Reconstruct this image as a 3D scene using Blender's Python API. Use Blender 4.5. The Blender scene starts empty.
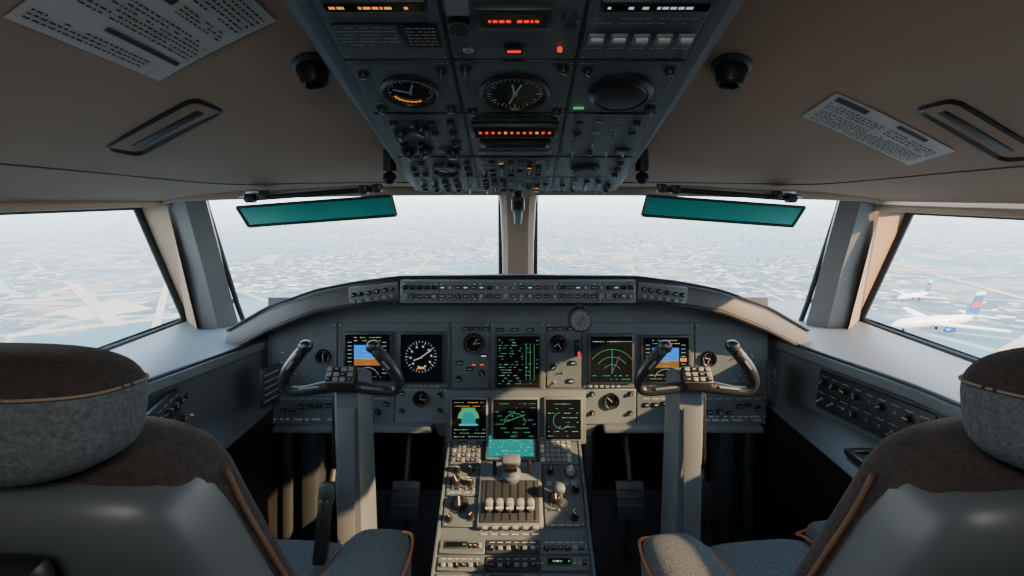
import bpy, bmesh, math, random
from mathutils import Matrix, Vector
random.seed(7)
R = random.random
def U(a,b): return a+(b-a)*R()

# ------------------------------------------------------------------ materials
def new_mat(name):
    m=bpy.data.materials.new(name); m.use_nodes=True
    nt=m.node_tree; nt.nodes.clear()
    return m,nt,nt.nodes.new('ShaderNodeOutputMaterial')
def mat(name,col,rough=.5,metal=0,var=.15,vs=6,bump=0,bs=200,spec=.5,transl=0):
    m,nt,out=new_mat(name)
    p=nt.nodes.new('ShaderNodeBsdfPrincipled')
    if transl>0:
        tl=nt.nodes.new('ShaderNodeBsdfTranslucent'); mx=nt.nodes.new('ShaderNodeMixShader'); mx.inputs[0].default_value=transl
        tl.inputs[0].default_value=(*col,1)
        nt.links.new(p.outputs[0],mx.inputs[1]); nt.links.new(tl.outputs[0],mx.inputs[2]); nt.links.new(mx.outputs[0],out.inputs[0])
    else: nt.links.new(p.outputs[0],out.inputs[0])
    p.inputs['Roughness'].default_value=rough; p.inputs['Metallic'].default_value=metal
    p.inputs['Specular IOR Level'].default_value=spec
    tc=nt.nodes.new('ShaderNodeTexCoord')
    n=nt.nodes.new('ShaderNodeTexNoise'); n.inputs['Scale'].default_value=vs; n.inputs['Detail'].default_value=5
    nt.links.new(tc.outputs['Object'],n.inputs['Vector'])
    r=nt.nodes.new('ShaderNodeValToRGB')
    r.color_ramp.elements[0].position=.3; r.color_ramp.elements[1].position=.7
    a=[max(0,c*(1-var)) for c in col]; b=[min(1,c*(1+var)) for c in col]
    r.color_ramp.elements[0].color=(*a,1); r.color_ramp.elements[1].color=(*b,1)
    nt.links.new(n.outputs[0],r.inputs[0]); nt.links.new(r.outputs[0],p.inputs['Base Color'])
    if bump>0:
        n2=nt.nodes.new('ShaderNodeTexNoise'); n2.inputs['Scale'].default_value=bs; n2.inputs['Detail'].default_value=3
        nt.links.new(tc.outputs['Object'],n2.inputs['Vector'])
        bp=nt.nodes.new('ShaderNodeBump'); bp.inputs['Strength'].default_value=bump; bp.inputs['Distance'].default_value=.002
        nt.links.new(n2.outputs[0],bp.inputs['Height']); nt.links.new(bp.outputs[0],p.inputs['Normal'])
    return m
def emat(name,col,s=1.0):
    m,nt,out=new_mat(name)
    e=nt.nodes.new('ShaderNodeEmission'); e.inputs[0].default_value=(*col,1); e.inputs[1].default_value=s
    nt.links.new(e.outputs[0],out.inputs[0]); return m

PANEL=mat('panel_blue_grey',(.088,.120,.142),.45,var=.12,vs=9,bump=.15,bs=500)
PANEL_L=mat('panel_light',(.12,.158,.18),.42,var=.1,vs=9,bump=.12,bs=500)
PANEL_D=mat('panel_dark',(.028,.037,.045),.45,var=.2)
OVH=mat('overhead_blue_grey',(.125,.165,.19),.42,var=.1,vs=9,bump=.12,bs=500)
BLACK=mat('black_plastic',(.012,.013,.015),.38,var=.2)
GRIP=mat('yoke_grip_plastic',(.020,.025,.030),.34,var=.2)
RUBBER=mat('black_rubber',(.012,.012,.012),.75,var=.2)
GLASSBLK=mat('display_glass',(.006,.008,.01),.15,var=0)
GLARE=mat('glareshield_cover',(.024,.031,.037),.55,var=.15,bump=.4,bs=350)
LINER=mat('headliner',(.36,.265,.205),.8,var=.08,vs=3,bump=.3,bs=260)
LINER_L=mat('window_trim_beige',(.42,.31,.215),.6,var=.06,vs=3)
POST=mat('post_grey_paint',(.15,.152,.15),.5,var=.08,vs=4,bump=.1)
SILL=mat('sill_light_grey',(.125,.15,.165),.5,var=.06,vs=4)
SIDE=mat('side_console_grey',(.10,.128,.145),.5,var=.1,vs=4,bump=.1)
FLOOR=mat('floor_carpet',(.018,.018,.019),.95,var=.3,vs=60,bump=.8,bs=400)
METAL=mat('metal_screw',(.45,.46,.47),.3,metal=.9,var=.1)
COL=mat('column_grey',(.11,.142,.162),.42,var=.08,vs=5)
FAB=mat('seat_fabric_grey',(.088,.108,.122),.95,var=.35,vs=220,bump=1.0,bs=380)
FABB=mat('seat_fabric_brown',(.032,.026,.023),.95,var=.4,vs=150,bump=1.0,bs=380)
SHELL=mat('seat_shell_plastic',(.078,.095,.105),.42,var=.06,vs=5)
PIPE=mat('seat_piping_tan',(.36,.15,.06),.7,var=.1)
PIPED=mat('seat_piping_brown',(.15,.085,.05),.8,var=.2)
STITCH=mat('stitch_thread',(.26,.20,.15),.8,var=.1)
WHITE=mat('label_white',(.50,.54,.56),.6,var=.05)
KEYG=mat('key_grey',(.22,.245,.26),.5,var=.1)
PAPER=mat('placard_paper',(.52,.52,.51),.6,var=.05,vs=20)
INK=mat('placard_ink',(.05,.05,.05),.7,var=.1)
VISOR=mat('visor_teal',(.0,.22,.20),.25,var=.1,transl=.3)
VISORE=mat('visor_edge',(.02,.05,.055),.3)
E_GREEN=emat('lcd_green',(.2,1,.4),.42)
E_CYAN=emat('lcd_cyan',(.1,.85,.9),.55)
E_WHITE=emat('lcd_white',(.85,.95,1),.55)
E_BLUE=emat('lcd_sky_blue',(.02,.26,1),1.1)
E_BROWN=emat('lcd_brown',(.55,.22,.04),.7)
E_ORANGE=emat('lcd_orange',(1,.36,.04),1.1)
E_RED=emat('led_red',(1,.06,.03),1.1)
E_TEAL=emat('lcd_teal',(.02,.30,.26),1.0)
E_MAG=emat('lcd_magenta',(.9,.2,.8),.4)

# ------------------------------------------------------------------ mesh builder
I4=Matrix.Identity(4)
def frame(o,u,v):
    u=Vector(u).normalized(); v=Vector(v).normalized(); n=u.cross(v)
    m=Matrix.Identity(4)
    for i in range(3):
        m[i][0]=u[i]; m[i][1]=v[i]; m[i][2]=n[i]; m[i][3]=o[i]
    return m
def T(x,y,z): return Matrix.Translation((x,y,z))
def RX(d): return Matrix.Rotation(math.radians(d),4,'X')
def RY(d): return Matrix.Rotation(math.radians(d),4,'Y')
def RZ(d): return Matrix.Rotation(math.radians(d),4,'Z')
_bc={}
class B:
    def __init__(s,M=None):
        s.v=[];s.f=[];s.m=[];s.mats=[];s.M=M or I4
    def mi(s,m):
        if m not in s.mats: s.mats.append(m)
        return s.mats.index(m)
    def add(s,vs,fs,m,M=None,mfn=None):
        MM=s.M@M if M is not None else s.M
        o=len(s.v); i=s.mi(m)
        s.v.extend([tuple(MM@Vector(v)) for v in vs])
        for k,f in enumerate(fs):
            s.f.append(tuple(o+a for a in f)); s.m.append(i if mfn is None else s.mi(mfn(k,[vs[a] for a in f])))
    def box(s,c,d,m,bev=0,rot=None,seg=2):
        M=T(*c)
        if rot is not None: M=M@rot
        k=(round(d[0],5),round(d[1],5),round(d[2],5),bev,seg)
        if k not in _bc:
            bm=bmesh.new(); bmesh.ops.create_cube(bm,size=1)
            for v in bm.verts: v.co=Vector((v.co.x*d[0],v.co.y*d[1],v.co.z*d[2]))
            if bev>0:
                bmesh.ops.bevel(bm,geom=bm.edges[:],offset=min(bev,min(d)*.45),segments=seg,affect='EDGES',profile=.5)
            bm.verts.index_update()
            _bc[k]=([tuple(v.co) for v in bm.verts],[tuple(v.index for v in f.verts) for f in bm.faces]); bm.free()
        s.add(_bc[k][0],_bc[k][1],m,M)
    def lathe(s,prof,m,M=None,n=20):
        vs=[];fs=[]
        for r,z in prof:
            for k in range(n):
                a=2*math.pi*k/n; vs.append((r*math.cos(a),r*math.sin(a),z))
        for j in range(len(prof)-1):
            for k in range(n):
                k2=(k+1)%n; fs.append((j*n+k,j*n+k2,(j+1)*n+k2,(j+1)*n+k))
        fs.append(tuple(range(n))[::-1]); fs.append(tuple((len(prof)-1)*n+k for k in range(n)))
        s.add(vs,fs,m,M)
    def cyl(s,c,r,h,m,n=18,r2=None,rot=None,bev=None):
        r2=r if r2 is None else r2
        b=min(r2,h)*.15 if bev is None else bev
        M=T(*c)
        if rot is not None: M=M@rot
        s.lathe([(r,0),(r2,h-b),(r2-b,h)],m,M,n)
    def loft(s,rings,m,M=None,caps=True,closed=True,mfn=None):
        n=len(rings[0]); vs=[p for r in rings for p in r]; fs=[]
        for j in range(len(rings)-1):
            for k in range(n if closed else n-1):
                k2=(k+1)%n; fs.append((j*n+k,j*n+k2,(j+1)*n+k2,(j+1)*n+k))
        if caps and closed:
            fs.append(tuple(range(n))[::-1]); fs.append(tuple((len(rings)-1)*n+k for k in range(n)))
        s.add(vs,fs,m,M,mfn)
    def tube(s,pts,rad,m,n=10,sub=6,M=None):
        P=[Vector(p) for p in pts]
        rr=rad if isinstance(rad,(list,tuple)) else [rad]*len(P)
        Q=[];RR=[]
        for i in range(len(P)-1):
            p0=P[max(i-1,0)];p1=P[i];p2=P[i+1];p3=P[min(i+2,len(P)-1)]
            for k in range(sub):
                t=k/sub
                Q.append(.5*((2*p1)+(p2-p0)*t+(2*p0-5*p1+4*p2-p3)*t*t+(3*p1-p0-3*p2+p3)*t**3)); RR.append(rr[i]*(1-t)+rr[i+1]*t)
        Q.append(P[-1]);RR.append(rr[-1])
        rings=[]; up=None
        for i,q in enumerate(Q):
            d=(Q[min(i+1,len(Q)-1)]-Q[max(i-1,0)]).normalized()
            if up is None: up=Vector((0,0,1)) if abs(d.z)<.9 else Vector((0,1,0))
            a=d.cross(up).normalized(); up=a.cross(d).normalized()
            rings.append([tuple(q+(a*math.cos(2*math.pi*k/n)+up*math.sin(2*math.pi*k/n))*RR[i]) for k in range(n)])
        s.loft(rings,m,M)
    def sell(s,c,h,m,e=.5,n=36,k=18,rot=None,mfn=None):
        def sg(x,p): return math.copysign(abs(x)**p,x)
        rings=[]
        for j in range(k+1):
            ph=-math.pi/2+math.pi*j/k
            ph=max(-math.pi/2+.02,min(math.pi/2-.02,ph))
            rings.append([(h[0]*sg(math.cos(ph),e)*sg(math.cos(2*math.pi*i/n),e),h[1]*sg(math.cos(ph),e)*sg(math.sin(2*math.pi*i/n),e),h[2]*sg(math.sin(ph),e)) for i in range(n)])
        M=T(*c)
        if rot is not None: M=M@rot
        s.loft(rings,m,M,mfn=mfn)
    def quad(s,p,m): s.add(p,[tuple(range(len(p)))],m)
    def slab(s,p,t,m):
        t=Vector(t); n=len(p); vs=[tuple(q) for q in p]+[tuple(Vector(q)+t) for q in p]
        fs=[tuple(range(n)),tuple(range(2*n-1,n-1,-1))]+[(i,(i+1)%n,n+(i+1)%n,n+i) for i in range(n)]
        s.add(vs,fs,m)
    def rect(s,u,v,w,h,m,z=0):
        s.quad([(u-w/2,v-h/2,z),(u+w/2,v-h/2,z),(u+w/2,v+h/2,z),(u-w/2,v+h/2,z)],m)
    def knob(s,u,v,r,z=0,h=None,m=None):
        h=h or r*1.3; m=m or BLACK
        s.cyl((u,v,z),r*1.35,h*.2,PANEL_D,n=16)
        s.lathe([(r,0),(r,h*.5),(r*.85,h*.9),(r*.7,h)],m,T(u,v,z+h*.15),14)
        a=U(0,360)
        s.box((u,v,z+h*1.16),(r*.22,r*1.3,h*.12),WHITE,rot=RZ(a))
    def toggle(s,u,v,z=0,l=.012,m=None):
        s.cyl((u,v,z),.0042,.003,METAL,n=8)
        s.lathe([(.0015,0),(.0022,l*.8),(.0012,l)],m or METAL,T(u,v,z+.002)@RX(random.choice([-25,25])),8)
    def btn(s,u,v,w,h,z=0,m=None,lit=None):
        s.box((u,v,z+.003),(w,h,.006),m or KEYG,bev=.0012,seg=1)
        if lit: s.rect(u,v,w*.7,h*.35,lit,z+.0066)
        else: s.rect(u,v,w*.6,h*.14,WHITE if m is BLACK or m is PANEL_D else INK,z+.0066)
    def screw(s,u,v,z): s.cyl((u,v,z),.0026,.0012,METAL,n=8)
    def module(s,u0,v0,u1,v1,z=0,t=.006,m=None,screws=True):
        s.box(((u0+u1)/2,(v0+v1)/2,z+t/2),(u1-u0-.003,v1-v0-.003,t),m or PANEL,bev=.002,seg=1)
        if screws:
            for a in (u0+.008,u1-.008):
                for b in (v0+.008,v1-.008): s.screw(a,b,z+t)
    def lab(s,u,v,w,h=.0022,z=0,m=None):
        x=u-w/2
        while x<u+w/2-.001:
            l=min(U(.003,.008),u+w/2-x); s.rect(x+l/2,v,l,h,m or WHITE,z+.0004); x+=l+.0016
    def text(s,u0,v0,u1,v1,rows,z,mats,fill=.75,h=None):
        for j in range(rows):
            v=v1-(j+.5)*(v1-v0)/rows; hh=h or (v1-v0)/rows*.42
            x=u0
            while x<u1-.002:
                l=min(U(.003,.011),u1-x)
                if R()<fill: s.rect(x+l/2,v,l,hh,random.choice(mats),z)
                x+=l+.0022
    def gauge(s,u,v,r,z=0,face=None,ticks=24,col=None,needles=2):
        s.lathe([(r*1.16,0),(r*1.16,.006),(r*1.08,.01),(r*1.0,.009),(r*.98,.004)],BLACK,T(u,v,z),28)
        s.lathe([(r*.98,0),(r*.98,.0045)],face or GLASSBLK,T(u,v,z),28)
        c=col or WHITE
        for i in range(ticks):
            a=2*math.pi*i/ticks; L=.2 if i%3==0 else .1
            M=T(u,v,z+.0052)@Matrix.Rotation(a,4,'Z')@T(r*(.92-L/2),0,0)
            s.box(tuple(M.translation),(r*L,r*.035,.0006),c,rot=Matrix.Rotation(a,4,'Z'))
        for i in range(needles):
            a=U(0,6.28); 
            s.box((u+math.cos(a)*r*.3,v+math.sin(a)*r*.3,z+.0062+i*.001),(r*.75,r*.06,.0008),c,rot=Matrix.Rotation(a,4,'Z'))
        s.cyl((u,v,z+.005),r*.1,.003,KEYG,n=10)
    def screen(s,u0,v0,u1,v1,z=0,b=.007,t=.012,m=None):
        cu,cv=(u0+u1)/2,(v0+v1)/2
        s.box((cu,cv,z+t/2),(u1-u0+2*b,v1-v0+2*b,t),m or PANEL_D,bev=.003,seg=2)
        s.box((cu,cv,z+t),(u1-u0,v1-v0,.001),GLASSBLK)
        return z+t+.0009
    def build(s,name,parent=None,ang=38):
        me=bpy.data.meshes.new(name); me.from_pydata(s.v,[],s.f)
        for m in s.mats: me.materials.append(m)
        me.polygons.foreach_set('material_index',s.m)
        bm=bmesh.new(); bm.from_mesh(me); bmesh.ops.recalc_face_normals(bm,faces=bm.faces[:]); bm.to_mesh(me); bm.free()
        me.polygons.foreach_set('use_smooth',[True]*len(me.polygons))
        try: me.set_sharp_from_angle(angle=math.radians(ang))
        except Exception: pass
        me.update()
        o=bpy.data.objects.new(name,me); bpy.context.collection.objects.link(o)
        if parent: o.parent=parent
        return o
def arc(s,u,v,r,a0,a1,w,m,z,n=20):
    for i in range(n):
        a=math.radians(a0+(a1-a0)*i/n); b=math.radians(a0+(a1-a0)*(i+1)/n)
        s.quad([(u+r*math.cos(a),v+r*math.sin(a),z),(u+(r+w)*math.cos(a),v+(r+w)*math.sin(a),z),(u+(r+w)*math.cos(b),v+(r+w)*math.sin(b),z),(u+r*math.cos(b),v+r*math.sin(b),z)],m)
def lerpk(ks,x):
    if x<=ks[0][0]: return ks[0][1]
    for (a,b),(c,d) in zip(ks,ks[1:]):
        if x<=c: return b+(d-b)*(x-a)/(c-a)
    return ks[-1][1]

RS=1.03
# ------------------------------------------------------------------ ceiling
HK=[(-1,.5),(.3,.5),(.7,.45),(1.0,.36),(1.3,.22),(1.5,.12),(1.65,.06),(1.9,.04)]
def cz(x,y):
    w=1.1*(RS if x>0 else 1)
    return -.02+lerpk(HK,y)*(1-min(1,(abs(x)/w))**2)
b=B(); NX,NY=48,44
vs=[];fs=[]
for i in range(NX+1):
    t=-1+2*i/NX; x=t*1.1*(RS if t>0 else 1)
    ymax=1.86-.26*abs(t)
    for j in range(NY+1):
        y=-1+(ymax+1)*j/NY; vs.append((x,y,cz(x,y)))
for i in range(NX):
    for j in range(NY):
        a=i*(NY+1)+j; fs.append((a,a+1,a+NY+2,a+NY+1))
b.add(vs,fs,LINER)
b.add([(x,y,z+.12) for x,y,z in vs],fs,LINER)
# lining seams
for sg in (-1,1):
    k=sg*(RS if sg>0 else 1)
    b.tube([(k*x,y,cz(k*x,y)-.000) for x,y in ((1.0,-.9),(1.0,0),(.995,.5),(.98,.9),(.955,1.15),(.91,1.36),(.83,1.50),(.66,1.58),(.45,1.62),(.3,1.64))],.0022,PANEL_D,sub=8,n=6)
ceiling=b.build('ceiling',ang=60)

b=B(); b.box((0,.64,-1.33),(2.5,3.36,.06),FLOOR); b.build('floor')
b=B(); b.box((0,-1.02,-.4),(2.6,.04,2.1),LINER); b.box((0,-.995,-.45),(.7,.02,1.65),POST,bev=.01)
b.build('wall_back')
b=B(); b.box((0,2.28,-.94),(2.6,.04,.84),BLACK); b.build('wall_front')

# ------------------------------------------------------------------ side walls and consoles
def side(sg,name):
    k=sg*(RS if sg>0 else 1)
    b=B()
    XS=[(-1,1.0),(.9,1.0),(1.28,.96),(1.72,.84),(2.1,.80)]
    rings=[]
    for y in [-.95,.3,.6,.9,1.1,1.28,1.5,1.72,1.9,2.24]:
        xs=lerpk(XS,y); xc=.81
        xr=max(xs+.018,xc+.03)
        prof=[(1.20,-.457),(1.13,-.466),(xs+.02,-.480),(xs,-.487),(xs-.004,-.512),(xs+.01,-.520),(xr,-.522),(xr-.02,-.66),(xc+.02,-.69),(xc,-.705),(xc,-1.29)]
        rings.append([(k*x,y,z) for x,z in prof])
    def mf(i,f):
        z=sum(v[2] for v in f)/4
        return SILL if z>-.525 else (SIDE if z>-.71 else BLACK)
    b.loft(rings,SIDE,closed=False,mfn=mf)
    b.tube([(k*(lerpk(XS,y)+.01),y,-.481) for y in (.3,.6,.9,1.1,1.28,1.5,1.72,1.9)],.006,PANEL_D,sub=3,n=8)
    b.build('side_console')
    b=B()
    zt=-.02 if sg<0 else -.035
    inn=[(1.1,1.60,zt),(1.115,1.78,-.468),(1.12,.5,-.468),(1.1,.5,zt)]
    gl =[(1.185,1.59,zt-.015),(1.215,1.875,-.462),(1.23,.42,-.455),(1.2,.42,zt-.015)]
    for i in range(4):
        j=(i+1)%4
        b.quad([(k*p[0],p[1],p[2]) for p in (inn[i],inn[j],gl[j],gl[i])],SILL if i==1 else LINER_L)
    b.quad([(k*1.1,.5,zt),(k*1.12,.5,-.468),(k*1.12,-1,-.468),(k*1.1,-1,zt)],LINER)
    b.quad([(k*1.25,2.1,.1),(k*1.25,-1,.1),(k*1.1,-1,zt),(k*1.1,1.6,zt)],LINER)
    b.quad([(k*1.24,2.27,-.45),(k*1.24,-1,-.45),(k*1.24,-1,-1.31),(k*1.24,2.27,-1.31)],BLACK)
    b.tube([(k*1.10,1.62,zt-.004),(k*1.10,1.0,zt-.006),(k*1.10,-.9,zt-.004)],.012,LINER_L,sub=3)
    return b.build(name),gl,k
wl,gll,kl=side(-1,'wall_left'); wr,glr,kr=side(1,'wall_right')

GL,nt,out=new_mat('window_glass')
tr=nt.nodes.new('ShaderNodeBsdfTransparent'); tr.inputs[0].default_value=(.93,.98,.98,1)
gs=nt.nodes.new('ShaderNodeBsdfGlossy'); gs.inputs['Roughness'].default_value=.03
mx=nt.nodes.new('ShaderNodeMixShader'); mx.inputs[0].default_value=.03
nt.links.new(tr.outputs[0],mx.inputs[1]); nt.links.new(gs.outputs[0],mx.inputs[2]); nt.links.new(mx.outputs[0],out.inputs[0])

def window(loop,name,r=.012):
    b=B(); b.quad(loop,GL)
    n=len(loop)
    for i in range(n):
        b.tube([loop[i],loop[(i+1)%n]],r,RUBBER,sub=1,n=8)
    return b.build(name)
window([(kl*p[0],p[1],p[2]) for p in gll],'window_1')
window([(kr*p[0],p[1],p[2]) for p in glr],'window_2')
def ws(sg):
    k=sg*(RS if sg>0 else 1)
    return [(sg*.065,1.88,.03),(k*1.005,1.63,.01),(k*1.025,1.87,-.40),(k*1.035,1.98,-.56),(sg*.075,2.24,-.56)]
window(ws(-1),'window_3',.009); window(ws(1),'window_4',.009)

# ------------------------------------------------------------------ posts
def side_post(sg,name):
    k=sg*(RS if sg>0 else 1); b=B()
    rings=[]
    for (f1,f2,g2,g1,z) in [((.985,1.60),(1.105,1.595),(1.2,1.60),(1.01,1.66),.02),((1.005,1.75),(1.115,1.72),(1.21,1.77),(1.045,1.80),-.25),((1.015,1.86),(1.12,1.80),(1.225,1.885),(1.055,1.93),-.47),((1.03,1.98),(1.13,1.9),(1.24,1.99),(1.08,2.0),-.60)]:
        mid=((f1[0]+f2[0])/2-.012,(f1[1]+f2[1])/2-.028)
        rings.append([(k*p[0],p[1],z) for p in (f1,mid,f2,g2,g1)])
    b.loft(rings,POST)
    return b.build(name,ang=20)
side_post(-1,'trim_1'); side_post(1,'trim_2')
b=B()
rings=[]
for y,z,w in [(1.80,.06,.085),(1.83,-.03,.066),(1.95,-.2,.062),(2.08,-.36,.066),(2.22,-.56,.09)]:
    rings.append([(-w,y+.05,z),(-w*.92,y+.01,z),(-w*.6,y-.012,z),(w*.6,y-.012,z),(w*.92,y+.01,z),(w,y+.05,z)])
b.loft(rings,LINER); b.build('trim_3',ang=25)
b=B()
for sg in (-1,1):
    k=sg*(RS if sg>0 else 1)
    b.tube([(0,1.85,.020),(k*.5,1.715,.016),(k*.98,1.585,.0),(k*1.08,1.56,-.012)],[.022,.020,.018,.016],LINER,sub=6,n=12)
b.build('trim_4')

# ------------------------------------------------------------------ glareshield
b=B()
ZT=[(0,-.243),(.36,-.246),(.5,-.264),(.63,-.292),(.79,-.352),(.88,-.402),(.95,-.44)]
ZB=[(0,-.330),(.42,-.330),(.5,-.338),(.63,-.362),(.79,-.43),(.88,-.48),(.95,-.51)]
YF=[(0,1.53),(.4,1.53),(.7,1.56),(.95,1.66)]
rings=[]
xs=[-.95,-.9,-.84,-.78,-.7,-.62,-.55,-.48,-.42,-.36,-.2,0,.2,.36,.42,.48,.55,.62,.7,.78,.84,.9,.95]
for x in xs:
    a=abs(x); zt=lerpk(ZT,a); zb=lerpk(ZB,a); yf=lerpk(YF,a)
    rings.append([(x,yf+.035,zb-.004),(x,yf+.008,zb),(x,yf,zb+.012),(x,yf+.006,zt-.022),(x,yf+.018,zt-.006),(x,yf+.04,zt),(x,yf+.10,zt-.008),(x,2.20,zt-.22),(x,2.2,zt-.26),(x,1.78,zb+.0)])
b.loft(rings,GLARE)
b.tube([(x,lerpk(YF,abs(x))+.012,lerpk(ZT,abs(x))-.002) for x in xs],.0045,RUBBER,sub=2,n=6)
b.tube([(x,lerpk(YF,abs(x))+.002,lerpk(ZB,abs(x))+.004) for x in xs],.006,RUBBER,sub=2,n=6)
b.M=frame((0,1.528,-.287),(1,0,0),(0,.1,1))
b.box((0,0,.004),(.70,.068,.012),PANEL_L,bev=.004)
for u0,u1 in [(-.345,-.235),(-.235,-.12),(-.12,0),(0,.12),(.12,.235),(.235,.345)]:
    b.module(u0,-.030,u1,.030,z=.009,t=.004,m=PANEL)
    n=5
    for i in range(n):
        u=u0+.012+(u1-u0-.024)*i/(n-1)
        if R()<.5: b.btn(u,-.013,.014,.012,z=.013,m=random.choice([KEYG,BLACK,PANEL_D]))
        else: b.knob(u,-.013,.0062,z=.013,m=random.choice([BLACK,KEYG]))
        if R()<.5: b.btn(u,.012,.015,.011,z=.013,m=random.choice([GLASSBLK,BLACK]),lit=random.choice([None,E_WHITE,None,None]))
        else: b.knob(u,.012,.005,z=.013,m=random.choice([BLACK,KEYG,KEYG]))
for sg in (-1,1):
    b.box((sg*.43,-.006,-.004),(.15,.05,.014),PANEL,bev=.004,rot=RZ(-sg*6))
    for u in (.375,.395,.42,.445,.47,.49):
        b.knob(sg*u,.004-(u-.39)*.15,.006,z=.003); b.btn(sg*u,-.016-(u-.39)*.15,.012,.009,z=.003,m=KEYG)
b.build('glareshield')

# ------------------------------------------------------------------ main instrument panel
K=.00332
def gu(a): return (a-518)*K
def gv(c): return -(c-195)*K
b=B(frame((0,1.70,0),(1,0,0),(0,0,1)))
pts=[(-.83,-.34),(.83,-.34),(.83,-.70),(.78,-.755),(.26,-.765),(.24,-.80),(-.26,-.80),(-.28,-.765),(-.78,-.755),(-.83,-.70)]
b.slab([(u,v,0) for u,v in pts],(0,0,-.05),PANEL)
def mod(x0,y0,x1,y1,**k): b.module(gu(x0),gv(y1),gu(x1),gv(y0),**k)
mod(272,322,338,392); mod(338,322,450,388,m=PANEL); mod(452,322,490,388); mod(490,322,546,390,m=PANEL); mod(546,322,582,388)
mod(582,322,694,388); mod(694,322,766,392)
mod(272,394,338,424); mod(338,390,395,424); mod(395,388,448,424,m=PANEL_L); mod(582,388,636,424,m=PANEL_L); mod(636,390,700,424); mod(700,394,766,424)
Z=.006
def pfd(x0,y0,x1,y1):
    z=b.screen(gu(x0),gv(y1),gu(x1),gv(y0),z=Z)
    u0,v0,u1,v1=gu(x0),gv(y1),gu(x1),gv(y0); w=u1-u0; h=v1-v0; cu=(u0+u1)/2
    a0,a1=u0+w*.2,u0+w*.78
    b.rect((a0+a1)/2,v0+h*.62,a1-a0,h*.30,E_BLUE,z)
    b.rect((a0+a1)/2,v0+h*.40,a1-a0,h*.16,E_BROWN,z)
    b.rect((a0+a1)/2,v0+h*.475,a1-a0,.001,E_WHITE,z+.0003)
    for i in range(5): b.rect((a0+a1)/2,v0+h*(.36+.09*i),w*(.2 if i%2 else .12),.0009,E_WHITE,z+.0003)
    for c,q in ((u0+w*.1,E_WHITE),(u0+w*.88,E_WHITE)):
        for i in range(9): b.rect(c,v0+h*(.15+.085*i),w*.09,.0016,q,z)
    b.text(u0+w*.2,v0+h*.83,u0+w*.8,v0+h*.97,2,z,[E_GREEN,E_ORANGE,E_WHITE],h=.0022)
    arc(b,cu,v0+h*.02,w*.26,20,160,.0012,E_WHITE,z)
    b.text(u0+w*.15,v0+h*.03,u0+w*.85,v0+h*.2,2,z,[E_GREEN,E_ORANGE,E_MAG],fill=.5,h=.0022)
    b.rect(u0+w*.88,v0+h*.5,w*.14,h*.08,E_ORANGE,z+.0002)
pfd(347,333,391,378); pfd(642,336,687,380)
z=b.screen(gu(402),gv(380),gu(443),gv(333),z=Z)
for i in range(30):
    a=2*math.pi*i/30; r=.052; L=.011 if i%3==0 else .005
    b.box((gu(422)+math.cos(a)*(r-L/2),gv(355)+math.sin(a)*(r-L/2),z),(L,.0018,.0005),E_WHITE,rot=Matrix.Rotation(a,4,'Z'))
for i in range(10):
    a=2*math.pi*i/10+.1; b.rect(gu(422)+math.cos(a)*.034,gv(355)+math.sin(a)*.034,.006,.006,E_WHITE,z)
b.box((gu(427),gv(352),z+.001),(.042,.003,.001),E_WHITE,rot=RZ(35)); b.box((gu(419),gv(357),z+.001),(.03,.003,.001),E_WHITE,rot=RZ(200))
b.rect(gu(422),gv(366),.022,.007,E_ORANGE,z)
z=b.screen(gu(590),gv(380),gu(631),gv(335),z=Z)
cu,cv=gu(611),gv(372)
for r in (.03,.055,.08): arc(b,cu,cv,r,35,145,.0013,E_GREEN,z)
b.box((cu,cv+.04,z),(.0015,.08,.0004),E_GREEN); b.box((cu+.012,cv+.03,z),(.0015,.06,.0004),E_MAG,rot=RZ(-25))
b.text(gu(592),gv(343),gu(630),gv(337),1,z,[E_WHITE,E_GREEN],h=.0024); b.text(gu(592),gv(379),gu(630),gv(372),2,z,[E_GREEN,E_CYAN],fill=.5,h=.002)
z=b.screen(gu(497),gv(385),gu(539),gv(335),z=Z)
b.text(gu(499),gv(383),gu(523),gv(337),17,z,[E_GREEN,E_WHITE,E_GREEN],fill=.4,h=.0014)
for i in range(3): b.rect(gu(526+4*i),gv(360),.001,.12,E_GREEN,z)
b.text(gu(525),gv(383),gu(538),gv(337),12,z,[E_GREEN,E_CYAN],fill=.3,h=.0014)
b.M=frame((0,1.675,0),(1,0,0),(0,.04,1)); K=.00328
b.box((gu(516),gv(413),-.01),(.45,.17,.03),PANEL,bev=.006)
for x0,x1,kind in ((454,487,0),(494,537,1),(545,579,2)):
    z=b.screen(gu(x0),gv(432),gu(x1),gv(394),z=.006,m=PANEL_L,b=.006)
    if kind==0:
        b.box((gu(470),gv(410),z),(.045,.055,.0004),E_TEAL,rot=RZ(0))
        arc(b,gu(470),gv(412),.02,0,180,.014,E_GREEN,z+.0004); b.rect(gu(470),gv(418),.06,.006,E_CYAN,z+.0004)
        b.text(gu(456),gv(431),gu(486),gv(421),3,z+.0005,[E_GREEN,E_WHITE],h=.0016); b.text(gu(456),gv(402),gu(486),gv(395),2,z+.0005,[E_GREEN,E_ORANGE],h=.0016)
    elif kind==1:
        b.text(gu(496),gv(431),gu(535),gv(396),9,z,[E_GREEN,E_GREEN,E_CYAN],fill=.4,h=.0015)
        arc(b,gu(515),gv(418),.035,10,170,.0012,E_GREEN,z); b.box((gu(515),gv(412),z),(.07,.0012,.0004),E_GREEN,rot=RZ(20))
    else:
        b.text(gu(547),gv(431),gu(577),gv(396),8,z,[E_GREEN,E_WHITE],fill=.4,h=.0015); arc(b,gu(560),gv(414),.025,100,330,.0012,E_CYAN,z)
K=.00332; b.M=frame((0,1.70,0),(1,0,0),(0,0,1))
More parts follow.
